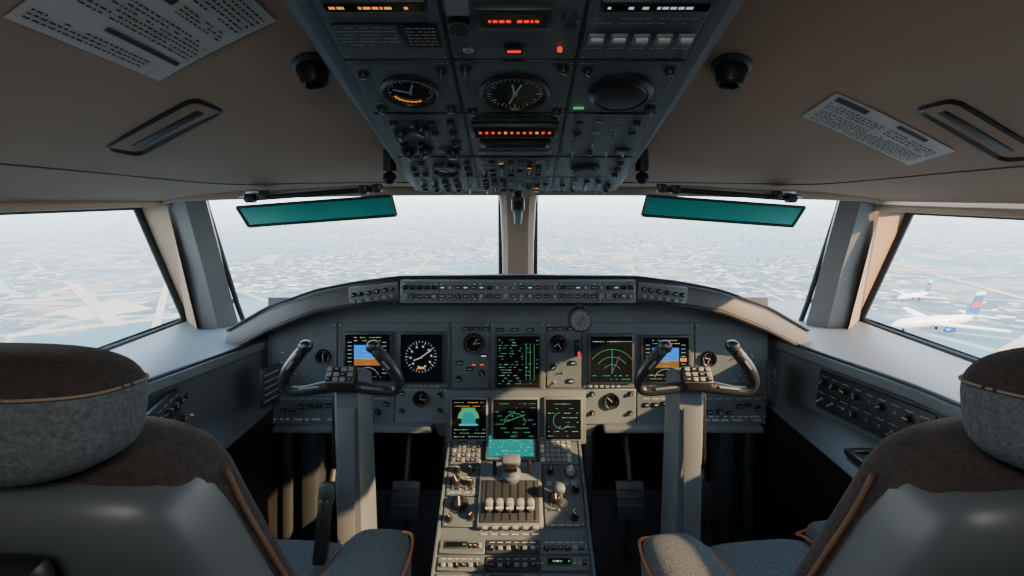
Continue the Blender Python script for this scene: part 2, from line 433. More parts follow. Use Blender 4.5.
b.gauge(gu(474),gv(343),.031,z=Z); b.gauge(gu(558),gv(343),.026,z=Z,ticks=18)
b.gauge(gu(421),gv(398),.023,z=Z,ticks=16); b.gauge(gu(611),gv(400),.023,z=Z,ticks=16)
b.gauge(gu(324),gv(356),.022,z=Z,ticks=16); b.gauge(gu(708),gv(358),.022,z=Z,ticks=16)
for x,y in ((460,362),(470,368),(482,372),(459,378),(553,366),(563,372),(573,362),(571,380),(554,382),(484,355)):
    random.choice([lambda:b.knob(gu(x),gv(y),.009,z=Z),lambda:b.btn(gu(x),gv(y),.022,.014,z=Z,m=BLACK,lit=random.choice([E_WHITE,None])),lambda:b.toggle(gu(x),gv(y),z=Z)])()
for x in (474,482): b.rect(gu(x),gv(364),.012,.004,E_RED,Z+.002)
b.box((gu(577),gv(347),Z+.01),(.02,.05,.02),BLACK,bev=.004); b.rect(gu(578),gv(352),.008,.02,E_RED,Z+.022)
for x,y in ((466,328),(476,328),(486,328),(550,328),(560,328),(570,328),(500,329),(515,329),(530,329)):
    b.btn(gu(x),gv(y),.026,.012,z=Z,m=BLACK)
for x0,x1 in ((280,334),(342,390),(642,696),(704,762)):
    for i in range(6):
        x=x0+(x1-x0)*(i+.5)/6
        if R()<.5: b.knob(gu(x),gv(U(404,412)),.008,z=Z)
        else: b.btn(gu(x),gv(U(402,412)),.018,.014,z=Z,m=BLACK)
        b.lab(gu(x),gv(398),.022,z=Z)
b.text(gu(272),gv(421),gu(338),gv(416),1,Z+.0005,[WHITE]); b.text(gu(705),gv(421),gu(764),gv(414),2,Z+.0005,[WHITE])
for x,y in ((402,392),(440,394),(402,410),(440,410),(592,393),(630,393),(592,412),(630,412)):
    b.knob(gu(x),gv(y),.007,z=Z)
for x0 in (352,410,590,650):
    for i in range(6): b.btn(gu(x0+i*5.5),gv(385.5),.012,.007,z=Z,m=KEYG)
for (x0,y0,x1,y1) in ((277,370,310,388),(722,372,762,388)):
    b.text(gu(x0),gv(y1),gu(x1),gv(y0),3,Z+.0005,[WHITE],fill=.3,h=.002)
for x,y in ((284,352),(296,352),(284,362),(298,362),(738,354),(750,354),(738,364),(752,364)):
    b.toggle(gu(x),gv(y),z=Z,l=.016)
b.box((-.54,-.765,.012),(.52,.022,.05),PANEL_L,bev=.006); b.box((.54,-.765,.012),(.52,.022,.05),PANEL_L,bev=.006)
# footwell partitions hanging below the panel
for sg in (-1,1):
    for x,w in ((.235,.03),(.70,.05),(.775,.03)):
        b.box((sg*x,-.98,-.06),(w,.40,.10),PANEL_D,bev=.008)
b.build('instrument_panel')

b=B(frame((.18,1.485,-.362),(1,0,0),(0,0,1)))
b.box((0,.03,-.02),(.02,.03,.03),BLACK,bev=.003)
b.lathe([(.020,-.03),(.034,-.02),(.036,0),(.034,.012),(.03,.014)],PANEL_D,n=28)
b.lathe([(.029,.012),(.028,.0145)],SILL,n=28)
for i in range(12):
    a=i*math.pi/6; b.box((math.cos(a)*.022,math.sin(a)*.022,.015),(.006,.001,.0005),WHITE,rot=Matrix.Rotation(a,4,'Z'))
b.box((0,0,.016),(.03,.002,.001),BLACK,rot=RZ(50))
b.build('standby_instrument')

# ------------------------------------------------------------------ pedestal
PX=-.012
b=B()
prof=[(1.72,-.70),(1.66,-.778),(1.05,-1.127),(.72,-1.15),(.70,-1.17),(.70,-1.299),(1.85,-1.299),(1.85,-.72)]
b.slab([(PX-.205,y,z-.006) for y,z in prof],(.41,0,0),PANEL)
for sg in (-1,1):
    b.box((PX+sg*.207,1.36,-.955),(.01,.70,.018),PANEL,rot=RX(29.75),bev=.003)
b.M=frame((PX,1.66,-.778),(1,0,0),(0,.868,.496))
def pm(u0,s0,u1,s1,**k): b.module(u0,-s1,u1,-s0,**k)
Z=.006
pm(-.2,.0,-.1,.105); pm(-.1,.0,.075,.105,m=PANEL_D); pm(.075,.0,.2,.105)
z=b.screen(-.082,-.088,.062,-.014,z=Z,m=PANEL_L,b=.006)
b.rect(-.01,-.051,.142,.072,E_TEAL,z+.0003)
b.text(-.078,-.085,.058,-.018,6,z+.0006,[E_CYAN,E_GREEN,E_WHITE],fill=.4,h=.0022)
arc(b,-.01,-.06,.03,10,170,.0014,E_CYAN,z+.0006)
for i in range(6):
    for j in range(6):
        b.btn(-.187+i*.0148,-.014-j*.0155,.011,.011,z=Z,m=random.choice([KEYG,PANEL_D,PANEL_L]))
        b.btn(.088+i*.0165,-.014-j*.0155,.0125,.0115,z=Z,m=random.choice([KEYG,KEYG,WHITE]))
pm(-.2,.105,-.1,.20); pm(-.2,.20,-.1,.285); pm(.085,.105,.2,.285,m=PANEL)
for u,s_,r in ((-.17,.125,.009),(-.13,.125,.009),(-.172,.16,.014),(-.13,.165,.009),(-.155,.225,.02),(-.12,.26,.008),(-.18,.265,.008)): b.knob(u,-s_,r,z=Z,h=.018)
for i in range(4): b.lab(-.18+.022*i,-.145,.015,z=Z); b.lab(-.18+.022*i,-.19,.015,z=Z); b.toggle(-.18+.02*i,-.18,z=Z)
for u,s_,r in ((.11,.13,.009),(.17,.13,.014),(.12,.21,.017),(.17,.26,.009),(.18,.185,.009)): b.knob(u,-s_,r,z=Z,h=.02,m=random.choice([BLACK,KEYG]))
for i in range(4): b.btn(.105+i*.024,-.165,.018,.012,z=Z,m=KEYG); b.lab(.11+.022*i,-.28,.014,z=Z); b.toggle(.105+.022*i,-.24,z=Z,l=.02)
b.box((-.01,-.195,.008),(.185,.19,.016),PANEL_L,bev=.006)
b.box((-.01,-.22,.0175),(.165,.12,.004),PANEL_D,bev=.002)
for i in range(7): b.box((-.079+i*.023,-.22,.0195),(.004,.11,.002),BLACK)
for i in range(5):
    u=-.067+i*.0285
    b.slab([(u-.003,-.255,.016),(u-.003,-.24,.016),(u-.003,-.245,.055),(u-.003,-.258,.055)],(.006,0,0),METAL)
    b.box((u,-.254,.060),(.021,.02,.032),KEYG,bev=.006,rot=RX(-12))
    b.box((u,-.2655,.062),(.021,.003,.006),WHITE)
for i in range(6): b.box((-.08+i*.028,-.29,.012),(.016,.008,.01),KEYG,bev=.002); b.lab(-.08+i*.028,-.301,.018,z=.001)
b.lathe([(.03,0),(.028,.02),(.02,.028),(.016,.05)],PANEL,T(-.008,-.145,.014),20)
b.box((-.008,-.138,.078),(.055,.03,.035),PANEL,bev=.01,rot=RX(15)); b.box((-.008,-.16,.072),(.035,.012,.02),BLACK,bev=.004)
b.box((.045,-.13,.04),(.012,.022,.05),BLACK,bev=.004); b.box((-.058,-.135,.035),(.012,.022,.045),BLACK,bev=.004)
b.box((.13,-.20,.03),(.018,.018,.05),PANEL_L,bev=.005,rot=RX(-20)); b.sell((.13,-.21,.06),(.016,.014,.014),PANEL_L,e=.8,n=14,k=8)
s0=.315
for row in range(9):
    for c,(u0,u1) in enumerate(((-.2,-.075),(-.075,.07),(.07,.2))):
        pm(u0,s0,u1,s0+.038,m=random.choice([PANEL,PANEL_D,PANEL]),screws=False)
        b.screw(u0+.006,-s0-.019,Z); b.screw(u1-.006,-s0-.019,Z)
        if (row+c)%3==0:
            z=b.screen(u0+.02,-s0-.022,u1-.05,-s0-.010,z=Z,b=.003,t=.004)
            b.text(u0+.023,-s0-.021,u1-.053,-s0-.011,1,z,[E_WHITE,E_GREEN],h=.004,fill=.5)
            for i in range(3): b.btn(u1-.04+i*.013,-s0-.018,.010,.012,z=Z,m=random.choice([KEYG,BLACK]))
        else:
            for i in range(6):
                u=u0+.018+i*(u1-u0-.036)/5
                (b.knob(u,-s0-.024,.006,z=Z) if (i+row)%3==0 else b.btn(u,-s0-.024,.012,.009,z=Z,m=random.choice([KEYG,BLACK]))); b.lab(u,-s0-.009,.012,z=Z,h=.0016)
    s0+=.04
b.build('center_pedestal')

# ------------------------------------------------------------------ overhead panel
OX=-.006
b=B(frame((OX,1.44,.01),(1,0,0),(0,-.947,.32)))
def oring(v,hw,hw2): return [(-hw2,v,-.20),(-hw2,v,-.05),(-hw-.012,v,-.016),(-hw,v,-.004),(hw,v,-.004),(hw+.012,v,-.016),(hw2,v,-.05),(hw2,v,-.20)]
b.loft([[(x,y,z-.03) for x,y,z in oring(-.012,.25,.265)],oring(.0,.272,.286),oring(.03,.283,.303),oring(.25,.292,.325),oring(.5,.297,.34),oring(1.15,.30,.355)],OVH)
b.box((0,.575,-.002),(.560,1.12,.008),PANEL_D,bev=.002)
Z=.004
cols=[(-.272,-.1),(-.1,.1),(.1,.272)]; rows=[(.015,.125),(.125,.26),(.26,.475),(.475,.655),(.655,.86),(.86,1.1)]
for j,(v0,v1) in enumerate(rows):
    for (u0,u1) in cols: b.module(u0,v0,u1,v1,z=0,t=Z,m=OVH)
Z=.006
def fill(u0,v0,u1,v1,nu,nv,pk=.35,pt=.3,pb=.25):
    for i in range(nu):
        for j in range(nv):
            u=u0+(u1-u0)*(i+.5)/nu; v=v0+(v1-v0)*(j+.5)/nv; q=R()
            if q<pk: b.knob(u,v,.0068,z=Z)
            elif q<pk+pt: b.toggle(u,v,z=Z,l=.011)
            elif q<pk+pt+pb: b.btn(u,v,.014,.012,z=Z,m=random.choice([BLACK,BLACK,KEYG,PANEL_D]),lit=random.choice([None]*7+[E_ORANGE]))
            if R()<.7: b.lab(u,v+.012,.014,h=.0016,z=Z)
fill(-.262,.02,-.11,.12,5,3); fill(-.09,.02,.09,.12,8,4,.2,.2,.5); fill(.11,.02,.262,.12,5,3)
b.gauge(-.17,.19,.030,z=Z,ticks=18); fill(-.262,.135,-.215,.25,2,3); fill(-.13,.135,-.105,.25,1,3)
b.cyl((.17,.19,Z),.036,.008,BLACK,n=28); b.cyl((.17,.19,Z+.006),.028,.008,PANEL_D,n=28); fill(.235,.135,.265,.25,1,3)
fill(-.09,.135,.09,.25,8,4,.15,.25,.5)
fill(-.262,.27,-.11,.465,4,4,.5,.25,.1); fill(.11,.27,.262,.465,4,4,.2,.4,.3)
for u,v in ((-.24,.30),(-.20,.31),(-.235,.40),(-.19,.42),(-.14,.30)): b.knob(u,v,.014,z=Z)
b.btn(.24,.30,.035,.03,z=Z,m=BLACK)
z=b.screen(-.082,.395,.082,.440,z=Z,b=.006)
for i in range(12): b.box((-.070+i*.0127,.418,z+.0003),(.006,.009,.0006),E_RED if i not in (4,9) else E_ORANGE)
b.box((0,.350,Z+.004),(.15,.034,.01),BLACK,bev=.003); b.box((0,.350,Z+.0095),(.13,.022,.002),GLASSBLK)
for i in range(8): b.btn(-.075+i*.0215,.295,.016,.014,z=Z,m=KEYG); b.lab(-.075+i*.0215,.31,.016,z=Z)
for i in range(8): b.btn(-.075+i*.0215,.460,.015,.008,z=Z,m=PANEL_D)
b.gauge(-.184,.565,.044,z=Z,ticks=30,col=WHITE); b.gauge(.0,.56,.054,z=Z,ticks=36,needles=3)
b.lathe([(.056,0),(.056,.010),(.048,.016),(.044,.014),(.042,.016),(.02,.018)],BLACK,T(.187,.565,Z),32)
arc(b,-.184,.565,.030,200,300,.003,E_ORANGE,Z+.0062)
for u,v in ((-.25,.50),(-.25,.62),(-.12,.50),(-.12,.63),(-.08,.49),(.08,.49),(.08,.635),(-.08,.635),(.255,.50),(.255,.63),(.12,.63)):
    b.knob(u,v,.008,z=Z); b.lab(u,v+.018,.018,z=Z)
b.rect(.12,.50,.02,.01,E_GREEN,Z+.001)
b.box((-.215,.72,Z),(.095,.055,.002),PANEL); b.text(-.26,.695,-.17,.745,6,Z+.0015,[WHITE],h=.0016,fill=.8)
b.box((-.135,.72,Z),(.05,.055,.002),BLACK); b.text(-.157,.697,-.113,.743,6,Z+.0015,[WHITE],h=.002,fill=.8)
z=b.screen(-.25,.79,-.12,.805,z=Z,b=.004); b.text(-.245,.792,-.125,.803,1,z,[E_ORANGE],h=.005,fill=.6)
fill(-.265,.815,-.11,.855,6,1)
z=b.screen(-.045,.755,.045,.785,z=Z,b=.008); b.text(-.035,.76,.035,.78,1,z,[E_RED],h=.006,fill=.6)
b.cyl((-.078,.75,Z),.016,.012,PANEL_D); b.cyl((.078,.765,Z),.012,.014,PANEL_D); b.box((-.075,.80,Z+.006),(.032,.04,.014),KEYG,bev=.004)
b.btn(0,.69,.03,.018,z=Z,m=BLACK,lit=E_RED); b.cyl((-.07,.69,Z),.008,.006,METAL); b.cyl((.07,.69,Z),.004,.006,E_RED)
for i in range(5):
    b.box((.122+i*.033,.715,Z+.003),(.024,.026,.006),KEYG,bev=.003); b.box((.122+i*.033,.720,Z+.008),(.018,.008,.006),WHITE,bev=.002); b.lab(.122+i*.033,.690,.024,h=.003,z=Z)
b.text(.115,.745,.265,.765,2,Z+.0005,[WHITE],h=.002); z=b.screen(.12,.79,.26,.805,z=Z,b=.004); b.text(.125,.792,.255,.803,1,z,[E_WHITE],h=.005,fill=.5)
fill(-.265,.87,.265,1.09,14,5)
for v in (.26,.475,.655,.86): b.box((0,v,.005),(.545,.003,.004),PANEL_D,bev=.001)
for u in (-.1,.1): b.box((u,.55,.005),(.003,1.08,.004),PANEL_D,bev=.001)
b.build('overhead_panel')

b=B(T(0,1.72,-.012))
b.box((0,0,.03),(.03,.05,.05),BLACK,bev=.006); b.box((0,-.01,-.02),(.045,.04,.05),POST,bev=.01)
b.cyl((0,-.03,-.022),.015,.012,GLASSBLK,rot=RX(90)); b.cyl((0,-.005,-.085),.012,.045,COL,r2=.016); b.build('magnetic_compass')
for sg in (-1,1):
    b=B(T(sg*.345-.006,1.40,.045)); b.lathe([(.006,.05),(.006,.02),(.016,.012),(.019,0),(.012,-.014),(.004,-.017)],BLACK,n=18)
    b.cyl((0,0,.02),.018,.06,BLACK); b.build('reading_lamp')

# ------------------------------------------------------------------ sun visors
for sg in (-1,1):
    k=sg*(1.02 if sg>0 else 1)
    b=B()
    q=[(-.826,-.036),(-.372,-.002),(-.357,-.060),(-.79,-.092)]
    b.quad([(-k*x,1.504+.02*z,z) for x,z in q],VISOR)
    ring=[(-k*x,1.504+.02*z,z) for x,z in q]
    for i in range(4): b.tube([ring[i],ring[(i+1)%4]],.0045,VISORE,sub=1,n=8)
    b.tube([(k*.80,1.50,-.012),(k*.40,1.49,.018)],.008,BLACK,sub=1)
    b.tube([(k*.83,1.53,-.005),(k*.60,1.52,.015),(k*.40,1.50,.026)],.006,METAL,sub=3)
    for x,z in ((.78,-.01),(.74,.0),(.45,.016),(.41,.02)):
        b.box((k*x,1.495,z),(.025,.03,.026),BLACK,bev=.005); 
    b.box((k*.77,1.54,.01),(.06,.08,.012),METAL,bev=.003)
    b.build('sun_visor')

# ------------------------------------------------------------------ ceiling fittings
def on_ceiling(x,y,sz=.0):
    e=.01; n=Vector((-(cz(x+e,y)-cz(x-e,y))/(2*e),-(cz(x,y+e)-cz(x,y-e))/(2*e),1)).normalized()*-1
    return Vector((x,y,cz(x,y))),n
def cframe(x,y,ang):
    p,n=on_ceiling(x,y)
    u=Vector((math.cos(math.radians(ang)),math.sin(math.radians(ang)),0)); u=(u-n*u.dot(n)).normalized(); v=n.cross(u)
    return frame(p,u,v)
for (x,y,a,L) in ((-.76,1.10,-14,.25),(.885,.98,8,.23)):
    b=B(cframe(x,y,a))
    def rr(L,W,z,n=8):
        o=[]; r=W*.48
        for cx,cy,a0 in ((L-r,W-r,0),(-L+r,W-r,90),(-L+r,-W+r,180),(L-r,-W+r,270)):
            for i in range(n+1):
                t=math.radians(a0+90*i/n); o.append((cx+r*math.cos(t),cy+r*math.sin(t),z))
        return o
    b.loft([rr(L/2,.044,-.012),rr(L/2,.044,.004),rr(L/2-.006,.038,.007),rr(L/2-.012,.033,.003),rr(L/2-.016,.029,-.004)],BLACK)
    b.box((0,-.008,.001),(L*.72,.020,.005),PANEL_D,bev=.002)
    b.build('air_vent')
for x in (-.422,.438):
    b=B(cframe(x,1.05,0))
    b.lathe([(.040,-.006),(.040,.006),(.032,.012),(.028,.010)],PANEL_D,n=28)
    b.lathe([(.027,0),(.03,.015),(.026,.038),(.020,.042),(.018,.034),(.008,.032)],BLACK,T(0,0,.004)@RX(14),24)
    b.build('gasper_nozzle')
def placard(quad,name,blocks):
    b=B()
    def P(s,t,d):
        a,bb,c,dd=[Vector(q) for q in quad]
        q=(a*(1-s)+bb*s)*(1-t)+(dd*(1-s)+c*s)*t
        p,n=on_ceiling(q.x,q.y); return tuple(p+n*d)
    def patch(s0,t0,s1,t1,d,m,ns=1,nt_=1):
        vs=[P(s0+(s1-s0)*i/ns,t0+(t1-t0)*j/nt_,d) for i in range(ns+1) for j in range(nt_+1)]
        b.add(vs,[(i*(nt_+1)+j,i*(nt_+1)+j+1,(i+1)*(nt_+1)+j+1,(i+1)*(nt_+1)+j) for i in range(ns) for j in range(nt_)],m)
    patch(0,0,1,1,.003,PAPER,14,10)
    for kind,s0,t0,s1,t1,rows in blocks:
        if kind=='b': patch(s0,t0,s1,t1,.0045,INK,6,3)
        else:
            for r in range(rows):
                t=t0+(t1-t0)*(r+.2)/rows; th=(t1-t0)/rows*.38; s=s0
                while s<s1-.01:
                    l=min(U(.012,.04),s1-s)
                    if R()<.9: patch(s,t,s+l,t+th,.0045,INK)
                    s+=l+.012
    b.build(name)
placard([(-.46,.65),(-.427,.905),(-.67,.955),(-.705,.70)],'instruction_placard',[('t',.05,.05,.95,.3,6),('b',.05,.34,.5,.40,1),('t',.55,.34,.95,.44,3),('t',.05,.5,.95,.72,6),('b',.4,.76,.95,.80,1),('t',.05,.86,.8,.96,3)])
placard([(.648,1.04),(.915,1.07),(.917,1.2),(.637,1.148)],'instruction_placard',[('b',.04,.06,.3,.2,1),('t',.04,.27,.5,.5,3),('b',.55,.06,.8,.16,1),('t',.55,.25,.95,.5,3),('t',.05,.55,.95,.95,6)])

# ------------------------------------------------------------------ control yokes
for sg,cx in ((-1,-.447),(1,.452)):
    b=B(T(cx,1.34,-.472))
    rings=[]
    for z,w,d,y in ((.0,.028,.03,.03),(-.02,.040,.042,.04),(-.25,.041,.048,.06),(-.5,.043,.05,.08),(-.70,.047,.055,.10),(-.82,.06,.07,.11)):
        rings.append([(-w,y+d,z),(-w,y-d*.6,z),(-w*.7,y-d,z),(w*.7,y-d,z),(w,y-d*.6,z),(w,y+d,z)])
    b.loft(rings,COL)
    b.box((0,-.010,-.33),(.045,.004,.5),SIDE,bev=.002)
    b.box((sg*.045,.05,-.16),(.012,.05,.2),BLACK,bev=.004)
    b.M=T(cx,1.34,-.472)@Matrix.Scale(.88,4)
    b.cyl((0,.03,.0),.022,.06,BLACK,rot=RX(90))
    b.box((0,-.045,-.004),(.085,.05,.046),BLACK,bev=.012,seg=3)
    b.box((0,-.055,.02),(.085,.012,.05),PANEL_D,bev=.006,rot=RX(-35)); 
    M0=b.M; b.M=M0@T(0,-.062,.024)@RX(55)
    for i in range(4):
        for j in range(3): b.btn(-.03+i*.02,-.014+j*.014,.014,.010,z=0,m=KEYG if (i+j)%3 else BLACK)
    b.M=M0
    for h in (-1,1):
        b.tube([(0,-.045,-.012),(h*.05,-.045,-.018),(h*.11,-.045,-.028),(h*.150,-.045,-.028),(h*.166,-.048,-.006),(h*.154,-.055,.03),(h*.125,-.062,.07),(h*.100,-.066,.100)],
               [.018,.017,.014,.0135,.0145,.0175,.018,.0165],GRIP,n=14,sub=7)
        b.sell((h*.096,-.067,.106),(.020,.019,.018),GRIP,e=.85,n=16,k=10)
        b.box((h*.108,-.085,.092),(.016,.01,.018),PANEL_D,bev=.004); b.cyl((h*.096,-.080,.112),.0045,.007,KEYG if h<0 else PANEL_L,rot=RX(90),n=10)
        b.box((h*.135,-.079,.056),(.007,.005,.03),PANEL_L,bev=.002,rot=RY(h*-38))
        b.tube([(h*.06,-.062,-.012),(h*.12,-.058,-.02)],.004,COL,sub=1)
    b.M=T(cx,1.34,-.472)
    b.lathe([(.13,-.826),(.12,-.80),(.10,-.78),(.105,-.765),(.08,-.745),(.085,-.73),(.065,-.71)],RUBBER,T(0,.11,0),24)
    b.build('control_yoke')

# ------------------------------------------------------------------ rudder pedals
for sx in (-.52,.52):
    b=B()
    for h in (-1,1):
        x=sx+h*.13
        b.box((x,1.78,-1.06),(.10,.02,.12),PANEL_D,bev=.006,rot=RX(-20))
        for i in range(4): b.box((x,1.766,-1.10+i*.028),(.085,.008,.008),PANEL_D,bev=.002,rot=RX(-20))
        b.tube([(x,1.79,-1.0),(x,1.84,-.9),(x,1.88,-.8)],.012,PANEL_D,sub=3)
        b.tube([(x,1.79,-1.1),(x,1.84,-1.299)],.012,PANEL_D,sub=1)
    b.build('rudder_pedals')

# ------------------------------------------------------------------ side console equipment
for sg in (-1,1):
    k=sg*(RS if sg>0 else 1)
    b=B(frame((k*.938,1.40,-.588),(sg*.26,-sg*1.0,0),(sg*.14,0,1)))
    b.box((0,0,.004),(.34,.115,.012),PANEL_D,bev=.004)
    for i in range(9):
        for j in range(2):
            u=-.15+i*.037; v=-.028+j*.05
            b.knob(u,v,.010,z=.01,m=BLACK) if R()<.5 else b.toggle(u,v,z=.01,l=.02)
            b.lab(u,v+.018,.022,z=.0102)
    b.build('side_switch_panel')
    b=B(frame((k*.885,1.25,-.684),(1,0,0),(0,1,0)))
    b.box((0,0,.01),(.11,.20,.02),BLACK,bev=.006)
    for i in range(5): b.box((0,-.07+i*.035,.022),(.09,.012,.006),PANEL_D,bev=.002)
    b.build('side_console_tray')
    b=B(frame((k*.81,1.62,-.60),(-sg*.25,-sg*1,0),(0,0,1)))
    b.box((0,0,.03),(.08,.12,.01),PANEL_D,bev=.003)
    for j in range(5): b.lab(0,-.04+j*.02,.06,h=.004,z=.0355)
    b.build('data_card_holder')

# ------------------------------------------------------------------ seats
def seat(cx,toe,mir):
    M0=T(cx,.60,0)@RZ(toe)@T(0,-.60,0)@Matrix.Diagonal((mir,1,1,1))
    b=B(M0)
    def sgp(x,p): return math.copysign(abs(x)**p,x)
    def ring(z,yc,hw,ht,e=.45,n=56,bow=0,dr=.02):
        o=[]
        for i in range(n):
            a=2*math.pi*i/n; x=hw*sgp(math.cos(a),e); y=ht*sgp(math.sin(a),e)
            o.append((x,yc+y+bow*(x/.2)**2,z-dr*(abs(x)/.2)**2))
        return o
    S=[(-.262,.575,.09,.03),(-.264,.575,.14,.045),(-.270,.58,.17,.06),(-.285,.585,.190,.068),(-.31,.59,.203,.075),(-.36,.605,.213,.08),(-.42,.63,.224,.08),(-.49,.655,.242,.08),(-.56,.68,.262,.08),(-.65,.71,.272,.08),(-.76,.75,.27,.08),(-.84,.78,.25,.075)]
    b.loft([ring(z,y,w,t,bow=.018) for z,y,w,t in S],FABB)
    # wrap-round rear plastic shell, its front edge leaves a rim of fabric showing
    S2=[(-.283,.566,.140,.036),(-.285,.563,.165,.046),(-.290,.560,.184,.055),(-.300,.558,.198,.062),(-.316,.560,.207,.068)]+[(z,y-.030,w+.006,t-.006) for z,y,w,t in S[5:]]
    b.loft([ring(z,y,w,t,e=.5,bow=.018) for z,y,w,t in S2],SHELL)
    b.box((0,.502,-.435),(.27,.03,.21),BLACK,bev=.012,rot=RX(17))
    for i in range(5): b.box((0,.480+.0115*i,-.365-.036*i),(.23,.02,.012),PANEL_D,bev=.004,rot=RX(17))
    for h in (-1,1):
        b.tube([(h*(w+.004),y+.022+.018*(w/.2)**2,z-.02*(w/.2)**2) for z,y,w,t in S[4:]],.003,PIPED,n=8,sub=3)
    # head-rest
    hr=RX(-6); HW,HD,HH=.168,.066,.064
    def hm(i,f):
        z=sum(v[2] for v in f)/len(f); return FABB if z>.026 else FAB
    b.sell((0,.53,-.222),(HW,HD,HH),FAB,e=.62,n=56,k=28,rot=hr,mfn=hm)
    b.M=M0@T(0,.53,-.222)@hr
    zc=.028; cph=(1-(zc/HH)**(2/.62))**(.62/2)
    for i in range(110):
        a=2*math.pi*i/110
        b.box(((HW+.001)*cph*sgp(math.cos(a),.62),(HD+.001)*cph*sgp(math.sin(a),.62),zc),(.0055,.0025,.002),STITCH,rot=Matrix.Rotation(math.atan2(HD*math.cos(a),-HW*math.sin(a)),4,'Z'))
    b.M=M0
    for h in (-1,1): b.tube([(h*.06,.54,-.25),(h*.06,.58,-.34)],.01,METAL,sub=1)
    b.sell((0,1.0,-.865),(.17,.235,.06),FAB,e=.45)
    for h in (-1,1):
        b.sell((h*.205,1.0,-.84),(.085,.245,.068),FAB,e=.5)
        b.tube([(h*.285,.80,-.80),(h*.287,1.1,-.80),(h*.28,1.2,-.80),(h*.255,1.243,-.81),(h*.2,1.25,-.82),(h*.13,1.24,-.83)],.004,PIPE,n=8,sub=5)
        b.tube([(h*.125,.82,-.80),(h*.122,1.1,-.795),(h*.125,1.2,-.81),(h*.13,1.238,-.83)],.003,PIPE,n=8,sub=4)
    b.box((0,.98,-.93),(.50,.46,.06),PANEL_D,bev=.02)
    b.box((0,.96,-1.10),(.24,.30,.32),BLACK,bev=.02); b.box((0,.96,-1.278),(.42,.44,.04),PANEL_D,bev=.01)
    if mir>0:
        b.box((.10,1.13,-.735),(.028,.03,.13),BLACK,bev=.008,rot=RX(-15)); b.box((.10,1.15,-.665),(.036,.022,.045),PANEL_D,bev=.008,rot=RX(-15))
    return b.build('pilot_seat')
seat(-.560,-3.5,1); seat(.628,7,-1)

# ------------------------------------------------------------------ outside world (60 m above the ground)
H=60.; F=.3
G,nt,out=new_mat('hazy_city_ground')
N=nt.nodes.new; L=nt.links.new
tc=N('ShaderNodeTexCoord')
def noise(sc,det=6):
    n=N('ShaderNodeTexNoise'); n.inputs['Scale'].default_value=sc/F; n.inputs['Detail'].default_value=det; L(tc.outputs['Object'],n.inputs['Vector']); return n.outputs[0]
def ramp(src,els):
    r=N('ShaderNodeValToRGB'); e=r.color_ramp.elements
    e[0].position,e[0].color=els[0][0],(*els[0][1],1); e[1].position,e[1].color=els[-1][0],(*els[-1][1],1)
    for p,c in els[1:-1]:
        q=e.new(p); q.color=(*c,1)
    L(src,r.inputs[0]); return r.outputs[0]
def mix(f,a,c):
    m=N('ShaderNodeMix'); m.data_type='RGBA'; L(f,m.inputs[0]); L(a,m.inputs[6]); L(c,m.inputs[7]); return m.outputs[2]
v=N('ShaderNodeTexVoronoi'); v.inputs['Scale'].default_value=.06/F; L(tc.outputs['Object'],v.inputs['Vector'])
sp=N('ShaderNodeSeparateColor'); L(v.outputs['Color'],sp.inputs[0])
city=ramp(sp.outputs[0],[(0,(.012,.035,.05)),(.35,(.025,.06,.08)),(.7,(.07,.10,.115)),(.86,(.24,.24,.22)),(1,(.6,.54,.45))])
fields=ramp(noise(.007,9),[(.36,(.02,.07,.10)),(.48,(.06,.12,.145)),(.54,(.24,.21,.17)),(.6,(.17,.13,.09)),(.7,(.34,.22,.12))])
m1=ramp(noise(.0022,5),[(.42,(0,0,0)),(.50,(1,1,1))])
c1=mix(m1,fields,city)
water=ramp(noise(.003,4),[(.3,(.02,.085,.125)),(.7,(.045,.125,.165))])
wn=ramp(noise(.0013,8),[(.50,(0,0,0)),(.52,(1,1,1))])
c2=mix(wn,c1,water)
v2=N('ShaderNodeTexVoronoi'); v2.feature='DISTANCE_TO_EDGE'; v2.inputs['Scale'].default_value=.004/F; L(tc.outputs['Object'],v2.inputs['Vector'])
road=ramp(v2.outputs['Distance'],[(.012,(1,1,1)),(.02,(0,0,0))])
rc=N('ShaderNodeRGB'); rc.outputs[0].default_value=(.24,.23,.20,1)
c3=mix(road,c2,rc.outputs[0])
df=N('ShaderNodeBsdfDiffuse'); L(c3,df.inputs[0])
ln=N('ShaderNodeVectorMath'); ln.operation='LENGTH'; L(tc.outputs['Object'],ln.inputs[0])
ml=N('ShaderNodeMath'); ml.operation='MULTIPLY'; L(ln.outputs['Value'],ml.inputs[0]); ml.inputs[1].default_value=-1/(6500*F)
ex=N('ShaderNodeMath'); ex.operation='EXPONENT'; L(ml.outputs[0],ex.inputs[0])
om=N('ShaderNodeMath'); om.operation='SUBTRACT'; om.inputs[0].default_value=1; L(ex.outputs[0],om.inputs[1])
em=N('ShaderNodeEmission'); em.inputs[0].default_value=(.84,.94,1,1); em.inputs[1].default_value=4.4  # haze painted into the ground colour: glow that grows with distance
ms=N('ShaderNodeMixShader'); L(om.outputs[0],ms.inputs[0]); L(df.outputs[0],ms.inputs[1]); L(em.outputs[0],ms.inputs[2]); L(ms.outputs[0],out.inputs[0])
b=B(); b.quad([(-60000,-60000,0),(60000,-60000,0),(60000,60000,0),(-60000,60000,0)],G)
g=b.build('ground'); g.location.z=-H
SNOW=mat('pale_concrete',(.34,.29,.23),.9,var=.15,vs=.03)
BLD=mat('building_wall',(.30,.29,.26),.8,var=.2,vs=.01)
BLD2=mat('building_roof',(.15,.17,.18),.8,var=.2,vs=.01)
